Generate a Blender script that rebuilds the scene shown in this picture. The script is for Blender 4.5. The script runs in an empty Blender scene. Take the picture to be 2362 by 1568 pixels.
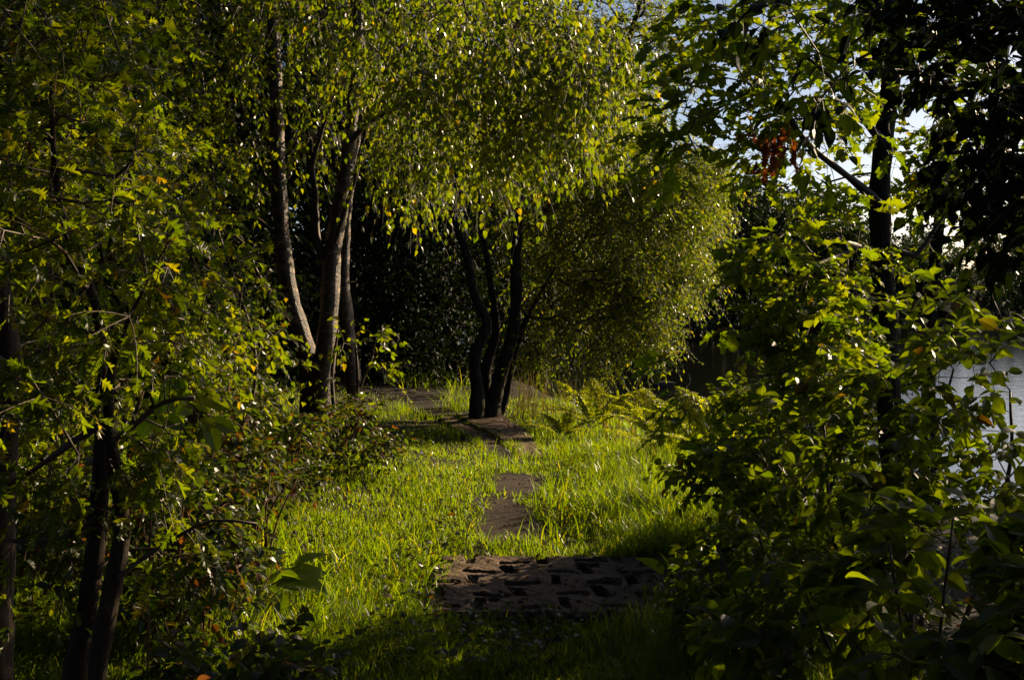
import bpy, math
import numpy as np
from mathutils import Vector

SC = bpy.context.scene
COL = SC.collection
PI = math.pi
K = 1024 / 2362.0          # photo inspected at 2362 px wide
F = 1100.0                 # focal length in pixels of a 1024 wide frame
CAMZ = 1.6
TH = math.atan((339.5 - 277) / F)
WATER_Z = -0.8
SUN_AZ, SUN_EL = 50.0, 21.0


# ------------------------------------------------------------------ points
def ray(u, v):
    a = (u * K - 512) / F
    b = (339.5 - v * K) / F
    return np.array([a, math.cos(TH) + b * math.sin(TH), -math.sin(TH) + b * math.cos(TH)])


def P(u, v, Y):
    d = ray(u, v)
    return np.array([0, 0, CAMZ]) + d * (Y / d[1])


def sm(a, b, x):
    t = np.clip((x - a) / (b - a), 0, 1)
    return t * t * (3 - 2 * t)


SHX = [-20, 3, 8, 11, 13.5, 16, 20, 30, 45, 56, 62, 70, 400]
SHV = [4.6, 4.4, 4.2, 3.4, 2.7, 2.0, 1.2, -0.5, -4, -14, 90, 400, 400]


def shore(y):
    return np.interp(y, SHX, SHV)


def G(x, y):
    x = np.asarray(x, float)
    y = np.asarray(y, float)
    z = -0.30 * sm(7, 14, y)
    z = z + 0.13 * np.clip(-1.2 - x, 0, 10) * sm(2, 9, y)
    z = z + 0.10 * np.exp(-((x - 1.6) / 0.9) ** 2 - ((y - 8.6) / 1.8) ** 2)
    z = z + 0.13 * np.exp(-((x + 1.25) / 0.55) ** 2 - ((y - 9.8) / 1.5) ** 2)
    z = z + 0.018 * np.sin(3.1 * x + 1.3 * y) * np.sin(2.3 * y - x) + 0.012 * np.sin(7.3 * x + 2) * np.sin(6.1 * y)
    d = x - shore(y)
    z = z * (1 - sm(-1.2, 0.6, d)) + (-1.35) * sm(-1.2, 0.6, d)
    far = np.maximum(sm(0, 12, y - 74 + 0 * x), sm(0, 15, x - 80))
    z = z * (1 - far) + (1.2 + 0.02 * np.clip(y - 74, 0, 80)) * far
    return z


def Pg(u, v):
    d = ray(u, v)
    z = 0.0
    for _ in range(25):
        t = (z - CAMZ) / d[2]
        z = 0.5 * z + 0.5 * float(G(d[0] * t, d[1] * t))
    return np.array([d[0] * t, d[1] * t, z])


# ------------------------------------------------------------------ meshes
class Bag:
    def __init__(s):
        s.v, s.l, s.n, s.c = [], [], [], 0

    def add(s, V, faces):
        """V (n,3); faces: list of int arrays (m,k)"""
        V = np.asarray(V, float).reshape(-1, 3)
        for f in faces:
            f = np.asarray(f, int)
            if f.size == 0:
                continue
            s.l.append((f + s.c).ravel())
            s.n.append(np.full(f.shape[0], f.shape[1]))
        s.v.append(V)
        s.c += len(V)
        return s

    def build(s, name, mat, parent=None, org=(0, 0, 0), smooth=False):
        V = np.concatenate(s.v) - np.asarray(org, float)
        L = np.concatenate(s.l)
        N = np.concatenate(s.n)
        me = bpy.data.meshes.new(name)
        me.vertices.add(len(V))
        me.vertices.foreach_set("co", V.astype(np.float32).ravel())
        me.loops.add(len(L))
        me.loops.foreach_set("vertex_index", L.astype(np.int32))
        me.polygons.add(len(N))
        st = np.concatenate([[0], np.cumsum(N)[:-1]])
        me.polygons.foreach_set("loop_start", st.astype(np.int32))
        me.polygons.foreach_set("loop_total", N.astype(np.int32))
        me.polygons.foreach_set("use_smooth", np.full(len(N), bool(smooth)))
        me.materials.append(mat)
        me.update(calc_edges=True)
        me.validate()
        o = bpy.data.objects.new(name, me)
        COL.objects.link(o)
        if parent is not None:
            o.parent = parent
        else:
            o.location = org
        return o


def norm(a):
    return a / np.maximum(np.linalg.norm(a, axis=-1, keepdims=True), 1e-9)


def tubes(bag, pts, rad, n=5, cap=True):
    """pts (N,K,3) rad (N,K)"""
    pts = np.asarray(pts, float)
    rad = np.asarray(rad, float)
    if pts.ndim == 2:
        pts, rad = pts[None], rad[None]
    N, Kk, _ = pts.shape
    t = norm(np.gradient(pts, axis=1))
    m = norm(pts[:, -1] - pts[:, 0])
    ref = np.where(np.abs(m[:, 1:2]) < 0.8, np.array([[0.05, 1, 0.02]]), np.array([[1, 0.03, 0.05]]))[:, None, :]
    a = norm(np.cross(t, ref))
    b = np.cross(t, a)
    an = np.arange(n) * 2 * PI / n
    V = pts[:, :, None, :] + rad[:, :, None, None] * (a[:, :, None, :] * np.cos(an)[None, None, :, None] + b[:, :, None, :] * np.sin(an)[None, None, :, None])
    idx = np.arange(N * Kk * n).reshape(N, Kk, n)
    i0 = idx[:, :-1]
    i1 = idx[:, 1:]
    f = np.stack([i0, np.roll(i0, -1, 2), np.roll(i1, -1, 2), i1], -1).reshape(-1, 4)
    fs = [f]
    if cap:
        fs.append(idx[:, -1])
    bag.add(V.reshape(-1, 3), fs)


def spline(pts, vals, step=0.12):
    """Catmull-Rom resample of a hand placed polyline"""
    p = np.asarray(pts, float)
    w = np.asarray(vals, float)
    p = np.vstack([2 * p[0] - p[1], p, 2 * p[-1] - p[-2]])
    w = np.concatenate([[w[0]], w, [w[-1]]])
    op, ow = [], []
    for i in range(1, len(p) - 2):
        m = max(2, int(np.linalg.norm(p[i + 1] - p[i]) / step))
        for t in np.arange(m) / m:
            op.append(0.5 * (2 * p[i] + (p[i + 1] - p[i - 1]) * t + (2 * p[i - 1] - 5 * p[i] + 4 * p[i + 1] - p[i + 2]) * t * t + (3 * p[i] - p[i - 1] - 3 * p[i + 1] + p[i + 2]) * t ** 3))
            ow.append(w[i] * (1 - t) + w[i + 1] * t)
    op.append(p[-2])
    ow.append(w[-2])
    return np.array(op), np.array(ow)


# ------------------------------------------------------------------ leaf outlines: (x on midrib, x on edge, half width)
OVATE = [(-.22, -.22, .012), (0, 0, .015), (.14, .12, .20), (.34, .32, .32), (.56, .58, .30), (.78, .82, .17), (1, 1, 0)]
NARROW = [(-.08, -.08, .01), (0, 0, .015), (.25, .25, .11), (.55, .55, .12), (.8, .82, .07), (1, 1, 0)]
OAK = [(-.06, -.06, .012), (0, 0, .02), (.12, .14, .10), (.2, .2, .06), (.3, .35, .22), (.38, .38, .11), (.48, .55, .29), (.58, .57, .15), (.68, .76, .28), (.78, .77, .15), (.87, .93, .15), (1, 1, 0)]
HAW = [(-.3, -.3, .012), (0, 0, .03), (.12, .10, .07), (.2, .34, .44), (.3, .45, .38), (.38, .38, .13), (.46, .66, .40), (.55, .74, .33), (.62, .64, .13), (.74, .90, .25), (.84, .88, .11), (1, 1, 0)]
BIRCH = [(-.25, -.25, .012), (0, 0, .03), (.18, .12, .33), (.5, .45, .30), (.75, .75, .12), (1, 1, 0)]
SMALL = [(0, 0, .02), (.4, .4, .24), (1, 1, 0)]
TINY = [(0, 0, .03), (.45, .45, .3), (1, 1, 0)]


def template(prof, fold=.25, curl=.18, wave=0.0):
    pr = np.array(prof)
    x, xo, w = pr.T
    n = len(pr)
    zc = -curl * np.clip(x, 0, 1) ** 2
    zo = -curl * np.clip(xo, 0, 1) ** 2 + fold * w + wave * np.sin(np.arange(n) * 2.1) * w
    mid = np.stack([x, 0 * x, zc], 1)
    L = np.stack([xo, w, zo], 1)
    R = np.stack([xo, -w, zo + wave * w * np.cos(np.arange(n))], 1)
    V = np.vstack([mid, L, R])
    q, t = [], []
    for i in range(n - 1):
        if i == n - 2:
            t += [(i, i + 1, n + i), (i, 2 * n + i, i + 1)]
        else:
            q += [(i, i + 1, n + i + 1, n + i), (i, 2 * n + i, 2 * n + i + 1, i + 1)]
    return V, [np.array(t)] + ([np.array(q)] if q else [])


def put_leaves(bag, tpl, pos, ax, nrm, size, wide=None):
    V, faces = tpl
    N = len(pos)
    if N == 0:
        return
    ax = norm(ax)
    nrm = norm(nrm - (nrm * ax).sum(-1, keepdims=True) * ax)
    sd = np.cross(nrm, ax)
    size = np.broadcast_to(size, (N,))
    wv = np.ones(N) if wide is None else wide
    W = pos[:, None, :] + size[:, None, None] * (V[None, :, 0:1] * ax[:, None, :] + (V[None, :, 1:2] * wv[:, None, None]) * sd[:, None, :] + V[None, :, 2:3] * nrm[:, None, :])
    k = len(V)
    off = (np.arange(N) * k)[:, None, None]
    bag.add(W.reshape(-1, 3), [(f[None] + off).reshape(-1, f.shape[1]) for f in faces])


# ------------------------------------------------------------------ materials
def mat_new(name):
    m = bpy.data.materials.new(name)
    m.use_nodes = True
    nt = m.node_tree
    for n in list(nt.nodes):
        nt.nodes.remove(n)
    out = nt.nodes.new("ShaderNodeOutputMaterial")
    return m, nt, out


def ramp(nt, stops, fac):
    r = nt.nodes.new("ShaderNodeValToRGB")
    e = r.color_ramp.elements
    while len(e) < len(stops):
        e.new(0.5)
    for i, (p, c) in enumerate(stops):
        e[i].position = p
        e[i].color = (*c, 1)
    nt.links.new(fac, r.inputs[0])
    return r.outputs[0]


def noise(nt, scale, detail=4, rough=.6, stretch=None):
    tc = nt.nodes.new("ShaderNodeTexCoord")
    n = nt.nodes.new("ShaderNodeTexNoise")
    n.inputs["Scale"].default_value = scale
    n.inputs["Detail"].default_value = detail
    n.inputs["Roughness"].default_value = rough
    if stretch:
        mp = nt.nodes.new("ShaderNodeMapping")
        mp.inputs["Scale"].default_value = stretch
        nt.links.new(tc.outputs["Object"], mp.inputs[0])
        nt.links.new(mp.outputs[0], n.inputs["Vector"])
    else:
        nt.links.new(tc.outputs["Object"], n.inputs["Vector"])
    return n.outputs["Fac"]


def leaf_mat(name, stops, tint=(6.9, 6.1, .35), rough=.38, mix=.56, spec=.45):
    m, nt, out = mat_new(name)
    geo = nt.nodes.new("ShaderNodeNewGeometry")
    col = ramp(nt, stops, geo.outputs["Random Per Island"])
    nz = noise(nt, 60, 3)
    mr = nt.nodes.new("ShaderNodeMapRange")
    mr.inputs[3].default_value = .75
    mr.inputs[4].default_value = 1.25
    nt.links.new(nz, mr.inputs[0])
    vm = nt.nodes.new("ShaderNodeVectorMath")
    vm.operation = 'SCALE'
    nt.links.new(col, vm.inputs[0])
    nt.links.new(mr.outputs[0], vm.inputs[3])
    p = nt.nodes.new("ShaderNodeBsdfPrincipled")
    p.inputs["Roughness"].default_value = rough
    p.inputs["Specular IOR Level"].default_value = spec
    nt.links.new(vm.outputs[0], p.inputs["Base Color"])
    mu = nt.nodes.new("ShaderNodeVectorMath")
    mu.operation = 'MULTIPLY'
    mu.inputs[1].default_value = tint
    nt.links.new(vm.outputs[0], mu.inputs[0])
    t = nt.nodes.new("ShaderNodeBsdfTranslucent")
    nt.links.new(mu.outputs[0], t.inputs[0])
    mx = nt.nodes.new("ShaderNodeMixShader")
    mx.inputs[0].default_value = mix
    nt.links.new(p.outputs[0], mx.inputs[1])
    nt.links.new(t.outputs[0], mx.inputs[2])
    nt.links.new(mx.outputs[0], out.inputs[0])
    return m


def solid_mat(name, stops, scale, stretch=None, rough=.85, bump=.4, bscale=None, spec=.3, bdist=.01):
    m, nt, out = mat_new(name)
    nz = noise(nt, scale, 6, .65, stretch)
    col = ramp(nt, stops, nz)
    p = nt.nodes.new("ShaderNodeBsdfPrincipled")
    p.inputs["Roughness"].default_value = rough
    p.inputs["Specular IOR Level"].default_value = spec
    nt.links.new(col, p.inputs["Base Color"])
    b = nt.nodes.new("ShaderNodeBump")
    b.inputs["Strength"].default_value = bump
    b.inputs["Distance"].default_value = bdist
    nt.links.new(noise(nt, bscale or scale * 3, 6, .7, stretch), b.inputs["Height"])
    nt.links.new(b.outputs[0], p.inputs["Normal"])
    nt.links.new(p.outputs[0], out.inputs[0])
    return m


g1, g2, g3 = (.022, .040, .005), (.038, .056, .006), (.058, .068, .006)
yel, brn = (.11, .085, .008), (.04, .022, .008)
M = {}
M['birch_leaf'] = leaf_mat('birch_leaf', [(0, g1), (.5, g2), (.975, g3), (.99, yel)], rough=.3, tint=(6.9, 6.1, .35))
M['haw_leaf'] = leaf_mat('haw_leaf', [(0, g1), (.5, g2), (.96, g3), (.985, yel), (1, brn)], rough=.33)
M['oak_leaf'] = leaf_mat('oak_leaf', [(0, g1), (.5, g2), (.98, g3), (.998, brn)], rough=.42, tint=(7.5, 7.0, .4))
M['sallow_leaf'] = leaf_mat('sallow_leaf', [(0, g1), (.5, g2), (.98, (.04, .058, .008)), (.998, brn)], rough=.4)
M['willow_leaf'] = leaf_mat('willow_leaf', [(0, g1), (.5, (.036, .052, .012)), (.97, g3), (.99, yel)], rough=.3)
M['shade_toned_leaf'] = leaf_mat('shade_toned_leaf', [(0, (.006, .012, .004)), (.6, (.010, .018, .005)), (1, (.016, .024, .006))], rough=.5, tint=(1.8, 1.9, .3), mix=.25, spec=.08)  # near-black greens: shade of the wood and corner put into the leaf colour
M['far_leaf'] = leaf_mat('far_leaf', [(0, (.025, .05, .02)), (1, (.05, .08, .025))], rough=.6, tint=(1.3, 1.4, .5), mix=.3, spec=.2)
M['grass'] = leaf_mat('grass', [(0, (.026, .045, .004)), (.55, (.045, .062, .005)), (.93, (.06, .070, .006)), (.99, (.11, .085, .025))], rough=.36, tint=(8.3, 8.5, .4), mix=.55)
M['fern'] = leaf_mat('fern', [(0, (.06, .075, .008)), (.6, (.085, .10, .010)), (1, (.11, .11, .015))], rough=.45, tint=(8, 7.6, .5), mix=.55)
M['dry_leaf'] = leaf_mat('dry_leaf', [(0, (.12, .03, .012)), (.6, (.2, .06, .015)), (1, (.26, .12, .03))], rough=.6, tint=(1.8, 1.4, .6), mix=.4)
M['litter'] = leaf_mat('litter', [(0, (.04, .022, .012)), (.7, (.09, .05, .025)), (1, (.15, .09, .04))], rough=.6, tint=(1.6, 1.3, .6), mix=.2, spec=.2)
M['bramble_leaf'] = leaf_mat('bramble_leaf', [(0, (.02, .035, .008)), (.6, (.034, .05, .012)), (.88, (.045, .045, .012)), (.97, (.06, .02, .01))], rough=.36, tint=(4.6, 4.4, .5), mix=.45)
M['birch_bark'] = solid_mat('birch_bark', [(.36, (.012, .008, .006)), (.46, (.05, .026, .012)), (.56, (.17, .095, .045)), (.68, (.55, .38, .22))], 11, (1, 1, 1.7), rough=.42, bump=1, bscale=26, spec=.6, bdist=.02)
M['bark'] = solid_mat('bark', [(.3, (.012, .010, .006)), (.5, (.05, .038, .022)), (.62, (.085, .07, .035)), (.8, (.15, .12, .07))], 18, (1, 1, .3), bump=1, bscale=34, bdist=.03)
M['haw_bark'] = solid_mat('haw_bark', [(.3, (.015, .010, .006)), (.6, (.06, .04, .022)), (.8, (.16, .11, .06))], 16, (1, 1, .35), bump=1, bscale=45)
M['twig'] = solid_mat('twig', [(.3, (.05, .03, .02)), (.7, (.15, .095, .055))], 20, rough=.55, bump=.2, spec=.5)
M['red_stem'] = solid_mat('red_stem', [(.3, (.10, .035, .02)), (.7, (.22, .10, .05))], 12, rough=.6, bump=.2)
M['earth'] = solid_mat('earth', [(.3, (.014, .008, .004)), (.5, (.032, .018, .009)), (.7, (.025, .024, .008))], 3, bump=1, bscale=25, bdist=.03)
M['concrete'] = solid_mat('concrete', [(.3, (.07, .043, .025)), (.5, (.155, .097, .058)), (.7, (.24, .155, .095))], 9, bump=.9, bscale=70, rough=.8)
M['stone'] = solid_mat('stone', [(.3, (.025, .015, .009)), (.5, (.055, .034, .02)), (.7, (.085, .055, .033))], 7, bump=1, bscale=40, rough=.8, bdist=.02)
M['plank'] = solid_mat('plank', [(.3, (.015, .010, .007)), (.6, (.04, .028, .018)), (.8, (.07, .05, .033))], 6, (1, 8, 8), bump=.6, bscale=30)
M['reed'] = leaf_mat('reed', [(0, (.06, .08, .015)), (.5, (.10, .10, .03)), (1, (.2, .14, .06))], rough=.45, tint=(1.7, 1.6, .5), mix=.4)
M['duck'] = solid_mat('duck', [(.3, (.03, .02, .015)), (.7, (.12, .09, .06))], 30, bump=.2)

m, nt, out = mat_new('pond_water')
p = nt.nodes.new("ShaderNodeBsdfPrincipled")
p.inputs["Base Color"].default_value = (.006, .008, .005, 1)
p.inputs["Roughness"].default_value = .04
p.inputs["IOR"].default_value = 1.33
b1 = nt.nodes.new("ShaderNodeBump")
b1.inputs["Strength"].default_value = .3
b1.inputs["Distance"].default_value = .03
nt.links.new(noise(nt, 2.2, 4, .6, (1, 2.2, 1)), b1.inputs["Height"])
nt.links.new(b1.outputs[0], p.inputs["Normal"])
nt.links.new(p.outputs[0], out.inputs[0])
M['water'] = m


# ------------------------------------------------------------------ things
def tag(o, label=None, cat=None, group=None, kind=None):
    if label:
        o['label'] = label
    if cat:
        o['category'] = cat
    if group:
        o['group'] = group
    if kind:
        o['kind'] = kind
    return o


def empty(name, loc, label, cat, group=None):
    o = bpy.data.objects.new(name, None)
    COL.objects.link(o)
    o.empty_display_size = .2
    o.location = [float(a) for a in loc]
    return tag(o, label, cat, group)


def copy_thing(root, loc, rz=0, sc=1.0, label=None):
    r = root.copy()
    COL.objects.link(r)
    r.location = [float(a) for a in loc]
    r.rotation_euler = (0, 0, rz)
    r.scale = (sc, sc, sc)
    if label:
        r['label'] = label
    for ch in [c for c in bpy.data.objects if c.parent == root]:
        c = ch.copy()
        COL.objects.link(c)
        c.parent = r
    return r


def thin(ells, k):
    return [(*e_[:6], max(2, int(e_[6] * k))) for e_ in ells]


def cloud(rng, ells, jitter=0.0):
    """ellipsoids (u, v, Y, ru, rv, rY, n): pixel centre and radii at depth Y, rY metres"""
    out = []
    for (u, v, Y, ru, rv, rY, n) in ells:
        c = P(u, v, Y)
        s = K / F * Y
        d = norm(rng.normal(size=(n, 3)))
        r = rng.random(n) ** .42
        out.append(c + d * r[:, None] * np.array([ru * s, rY, rv * s]))
    return np.concatenate(out)


def grow(rng, trunks, clusters, start=.3, rtip=.0035, power=.45, step=.3, wob=.10):
    """connect every cluster to the nearest wood already grown"""
    pos, par, chains, cap, dep = [], [], [], [], []
    for tp, tr in trunks:
        k0 = int(len(tp) * start)
        for i in range(k0, len(tp)):
            pos.append(tp[i]); par.append(-1); cap.append(tr[i] * .62); dep.append(0)
    n0 = len(pos)
    T = np.array(pos)
    dt = np.array([np.min(np.linalg.norm(T - c, axis=1)) for c in clusters])
    tot = n0 + int(sum(max(1, math.ceil(d / step)) for d in dt)) + len(clusters) * 2 + 10
    A = np.zeros((tot * 2, 3)); A[:n0] = T
    D = np.zeros(tot * 2); n = n0
    for ci in np.argsort(dt):
        c = clusters[ci]
        v = A[:n] - c
        dist = np.linalg.norm(v, axis=1)
        cost = dist + .22 * D[:n] + .45 * np.maximum(0, v[:, 2])
        j = int(np.argmin(cost))
        d = dist[j]
        m = max(1, math.ceil(d / step))
        chain = [j]
        perp = rng.normal(size=3) * wob * d
        for q in range(1, m + 1):
            s = q / m
            pnt = A[j] * (1 - s) + c * s + perp * math.sin(PI * s) + np.array([0, 0, .10 * d]) * math.sin(PI * s)
            if q < m:
                pnt = pnt + rng.normal(size=3) * .018
            A[n] = pnt
            D[n] = D[chain[-1]] + d / m
            par.append(chain[-1]); cap.append(cap[j]); chain.append(n)
            n += 1
        chains.append(chain)
    w = np.zeros(n)
    for ch in chains:
        w[ch[-1]] += 1
    for i in range(n - 1, n0 - 1, -1):
        w[par[i]] += w[i]
    R = np.minimum(rtip * np.maximum(w, 1) ** power, np.array(cap))
    return A, R, chains


def chains_mesh(bag, A, R, chains, n=5):
    by = {}
    for ch in chains:
        by.setdefault(len(ch), []).append(ch)
    for k, lst in by.items():
        a = np.array(lst)
        r = R[a].copy()
        r[:, 0] = r[:, 1]
        tubes(bag, A[a], r, n, cap=False)


def twigs(rng, origins, centre, m, L, out=.7, rnd=.7, down=.3, sag=.3, up=0.0):
    o = np.repeat(origins, m, 0)
    d = norm(norm(o - centre) * out + rng.normal(size=o.shape) * rnd + np.array([0, 0, up - down]))
    ln = L * rng.uniform(.55, 1.4, len(o))
    s = np.linspace(0, 1, 5)
    bend = rng.normal(size=o.shape) * .12
    pts = o[:, None, :] + ln[:, None, None] * (d[:, None, :] * s[None, :, None] + (np.array([0, 0, -sag]) + bend)[:, None, :] * (s ** 2)[None, :, None])
    return pts, ln


def twig_leaves(rng, bag, pts, nl, tpl, size, droop=.3, side=.8, tilt=.5, s0=.15, flat=1.0, var=.25):
    N = len(pts)
    s = (s0 + (1 - s0) * (np.arange(nl) + .5) / nl)[None, :] + rng.uniform(-.4, .4, (N, nl)) / nl
    s = np.clip(s, 0, .999) * (pts.shape[1] - 1)
    i = np.clip(s.astype(int), 0, pts.shape[1] - 2)
    f = (s - i)[..., None]
    r = np.arange(N)[:, None]
    a, b = pts[r, i], pts[r, i + 1]
    pos = (a * (1 - f) + b * f).reshape(-1, 3)
    t = norm(b - a).reshape(-1, 3)
    sd = norm(np.cross(t, np.array([0, 0, 1.0])) + 1e-4)
    sg = np.tile(np.where(np.arange(nl) % 2 == 0, 1, -1), N)[:, None]
    ax = norm(t * .55 + sd * sg * side + np.array([0, 0, -droop]) + rng.normal(size=t.shape) * .3)
    nr = np.array([0, 0, flat]) + rng.normal(size=t.shape) * tilt
    sz = size * rng.uniform(1 - var, 1 + var, len(pos))
    put_leaves(bag, tpl, pos + ax * (sz * .15)[:, None], ax, nr, sz, rng.uniform(.75, 1.15, len(pos)))


def tree(name, label, cat, stems, ells, tpl, leafmat, barkmat, seed, group=None, m=4, L=.3, nl=7, size=.045,
         start=.3, rtip=.0035, power=.45, step=.3, wob=.1, out=.7, rnd=.7, down=.3, sag=.3, up=0, droop=.3, side=.8, tilt=.5, flat=1,
         sides=10, bsides=5, rough=.006, twmat=None, pts_extra=None, rtw=.0013, limbs=(), base=None, dens=1.0, s0=.15, stem_name='trunk', crown_name='crown'):
    """stems / limbs: lists of [(u,v,Y,r)...] or (pts,rad) arrays"""
    rng = np.random.default_rng(seed)
    ells = thin(ells, dens)

    def conv(st):
        if isinstance(st, tuple):
            return st
        pts = [P(a, b, c) for a, b, c, r in st]
        p, r = spline(pts, [q[3] for q in st], .08)
        n = len(p)
        p = p + np.cumsum(rng.normal(size=(n, 3)), 0) * .0015
        r = r * (1 + .10 * np.sin(np.arange(n) * .9 + rng.random() * 6) * rng.random(n)) + rng.normal(size=n) * rough * .4
        return p, np.maximum(r, .004)
    st = [conv(s) for s in stems]
    lb = [conv(s) for s in limbs]
    b0 = st[0][0][0].copy() if base is None else np.array(base, float)
    e = empty(name, b0, label, cat, group)
    for p, r in st:
        bg = Bag(); tubes(bg, p, r, sides); bg.build(stem_name, barkmat, e, b0, True)
    cl = cloud(rng, ells) if ells else np.zeros((0, 3))
    if pts_extra is not None:
        cl = np.vstack([cl, pts_extra])
    cl = cl[cl[:, 2] > G(cl[:, 0], cl[:, 1]) + .05]
    A, R, ch = grow(rng, st + lb, cl, start, rtip, power, step, wob)
    bg = Bag()
    chains_mesh(bg, A, R, ch, bsides)
    cen = cl.mean(0)
    for p, r in lb:
        tubes(bg, p, r, 8)
    tw, ln = twigs(rng, cl, cen, m, L, out, rnd, down, sag, up)
    tubes(bg, tw, np.broadcast_to(np.linspace(rtw * 1.5, rtw * .6, 5), tw.shape[:2]), 3, False)
    bg.build('branches', twmat or M['twig'], e, b0, True)
    lf = Bag()
    twig_leaves(rng, lf, tw, nl, tpl, size, droop, side, tilt, s0=s0, flat=flat)
    lf.build(crown_name, leafmat, e, b0)
    return e


# ================================================================== setting
def lin(a, b, n):
    return np.linspace(a, b, n)


gx = np.concatenate([-np.geomspace(400, 9, 26), lin(-8.5, 8.5, 120), np.geomspace(9, 400, 26)])
gy = np.concatenate([-np.geomspace(60, 3, 10), lin(-2, 26, 170), np.geomspace(27, 600, 50)])
X, Y = np.meshgrid(gx, gy)
Z = G(X, Y)
idx = np.arange(X.size).reshape(X.shape)
bg = Bag().add(np.stack([X, Y, Z], -1).reshape(-1, 3), [np.stack([idx[:-1, :-1], idx[:-1, 1:], idx[1:, 1:], idx[1:, :-1]], -1).reshape(-1, 4)])
tag(bg.build('ground', M['earth'], smooth=True), kind='structure')
bg = Bag().add([(-30, -30, WATER_Z), (120, -30, WATER_Z), (120, 110, WATER_Z), (-30, 110, WATER_Z)], [np.array([[0, 1, 2, 3]])])
tag(bg.build('water', M['water']), kind='structure')

# ---- slabs
def inpoly(x, y, poly):
    r = np.zeros(np.shape(x), bool)
    n = len(poly)
    for i in range(n):
        x1, y1 = poly[i]; x2, y2 = poly[(i + 1) % n]
        c = ((y1 > y) != (y2 > y)) & (x < (x2 - x1) * (y - y1) / ((y2 - y1) or 1e-9) + x1)
        r ^= c
    return r


rngs = np.random.default_rng(5)


def vnoise(x, y, s, seed=0):
    r = np.random.default_rng(seed)
    z = 0
    for i in range(6):
        a = r.random() * 2 * PI; f = s * (1.6 ** (i % 3)) * r.uniform(.8, 1.3)
        z = z + np.sin(f * (x * math.cos(a) + y * math.sin(a)) + r.random() * 6) / 6
    return z


# the cast slab in the foreground: basket weave of recessed slots, broken edges
SX0, SX1, SY0, SY1 = -.42, 1.35, 5.02, 6.08
nx, ny = 300, 190
xs, ys = np.meshgrid(lin(SX0, SX1, nx), lin(SY0, SY1, ny))
h = .05 + .006 * vnoise(xs, ys, 6, 1) + .0035 * vnoise(xs, ys, 40, 2) + .002 * vnoise(xs, ys, 110, 3)
cell = .205
wx = xs + .03 * vnoise(xs, ys, 11, 7) + .12 * (ys - SY0)
wy = ys + .03 * vnoise(xs, ys, 11, 8)
ci = np.floor((wx - SX0 - .03) / cell); cj = np.floor((wy - SY0 - .05) / cell)
fx = (wx - SX0 - .03) / cell - ci - .5; fy = (wy - SY0 - .05) / cell - cj - .5
alt = ((ci + cj) % 2 == 0)
ln_ = np.where(alt, fx, fy); ac = np.where(alt, fy, fx)
hash_ = np.abs(np.sin(ci * 12.9 + cj * 78.2) * 43758.5) % 1
hl = .36 + .09 * hash_; hw = .10 + .06 * hash_
slot = (1 - sm(hl - .03, hl + .03, np.abs(ln_))) * (1 - sm(hw - .035, hw + .035, np.abs(ac + .25)))
slot2 = (1 - sm(.16, .2, np.abs(ln_ - .3))) * (1 - sm(.09, .13, np.abs(ac - .1)))
h = h - .055 * np.maximum(slot, slot2 * (hash_ > .75)) * (.35 + .75 * ((hash_ * 7) % 1)) * (1 + .3 * vnoise(xs, ys, 50, 12))
edge = np.minimum(np.minimum(xs - SX0, SX1 - xs), np.minimum(ys - SY0, SY1 - ys)) + .008 * vnoise(xs, ys, 30, 4)
h = h - .02 * (1 - sm(0, .02, edge))
V = np.stack([xs, ys, h], -1)
idx = np.arange(nx * ny).reshape(ny, nx)
bg = Bag().add(V.reshape(-1, 3), [np.stack([idx[:-1, :-1], idx[:-1, 1:], idx[1:, 1:], idx[1:, :-1]], -1).reshape(-1, 4)])
ring = np.concatenate([V[0], V[1:, -1], V[-1, :-1][::-1], V[1:-1, 0][::-1]])
lo = ring.copy(); lo[:, 2] = -.1
k = len(ring); a = np.arange(k); b = (a + 1) % k
bg.add(np.vstack([ring, lo]), [np.stack([a + k, b + k, b, a], 1)])
s1 = bg.build('concrete_slab', M['concrete'], org=(0, 0, 0), smooth=True)
tag(s1, 'wide brown concrete slab with recessed slots, lying across the grass in front', 'slab')


def slab(poly_px, name, mat, label, thick=.07, lift=.03, seed=0, tilt=0, rag=.008):
    pw = np.array([Pg(*q)[:2] for q in poly_px])
    pts = []
    rg = np.random.default_rng(seed)
    for i in range(len(pw)):
        a_, b_ = pw[i], pw[(i + 1) % len(pw)]
        nn = max(2, int(np.linalg.norm(b_ - a_) / .06))
        for q in range(nn):
            pts.append(a_ + (b_ - a_) * q / nn + rg.normal(size=2) * rag)
    pts = np.array(pts)
    c = pts.mean(0)
    z0 = float(G(c[0], c[1]))
    rings = []
    for s in (1, .97, .8, .6, .4, .2, .02):
        q = c + (pts - c) * s
        zz = G(q[:, 0], q[:, 1]) * .6 + z0 * .4 + lift + .006 * vnoise(q[:, 0], q[:, 1], 9, seed) - (.012 if s == 1 else 0) + tilt * (q[:, 0] - c[0])
        rings.append(np.column_stack([q, zz]))
    low = rings[0].copy(); low[:, 2] -= thick
    V = np.vstack([low] + rings)
    n = len(pts); a = np.arange(n); b = (a + 1) % n
    fs = [np.stack([a + i * n, b + i * n, b + (i + 1) * n, a + (i + 1) * n], 1) for i in range(len(rings))]
    fs.append((a + len(rings) * n)[None])
    o = Bag().add(V, fs).build(name, mat)
    tag(o, label, 'slab' if 'stone' not in name else 'stone')
    return pw


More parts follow.
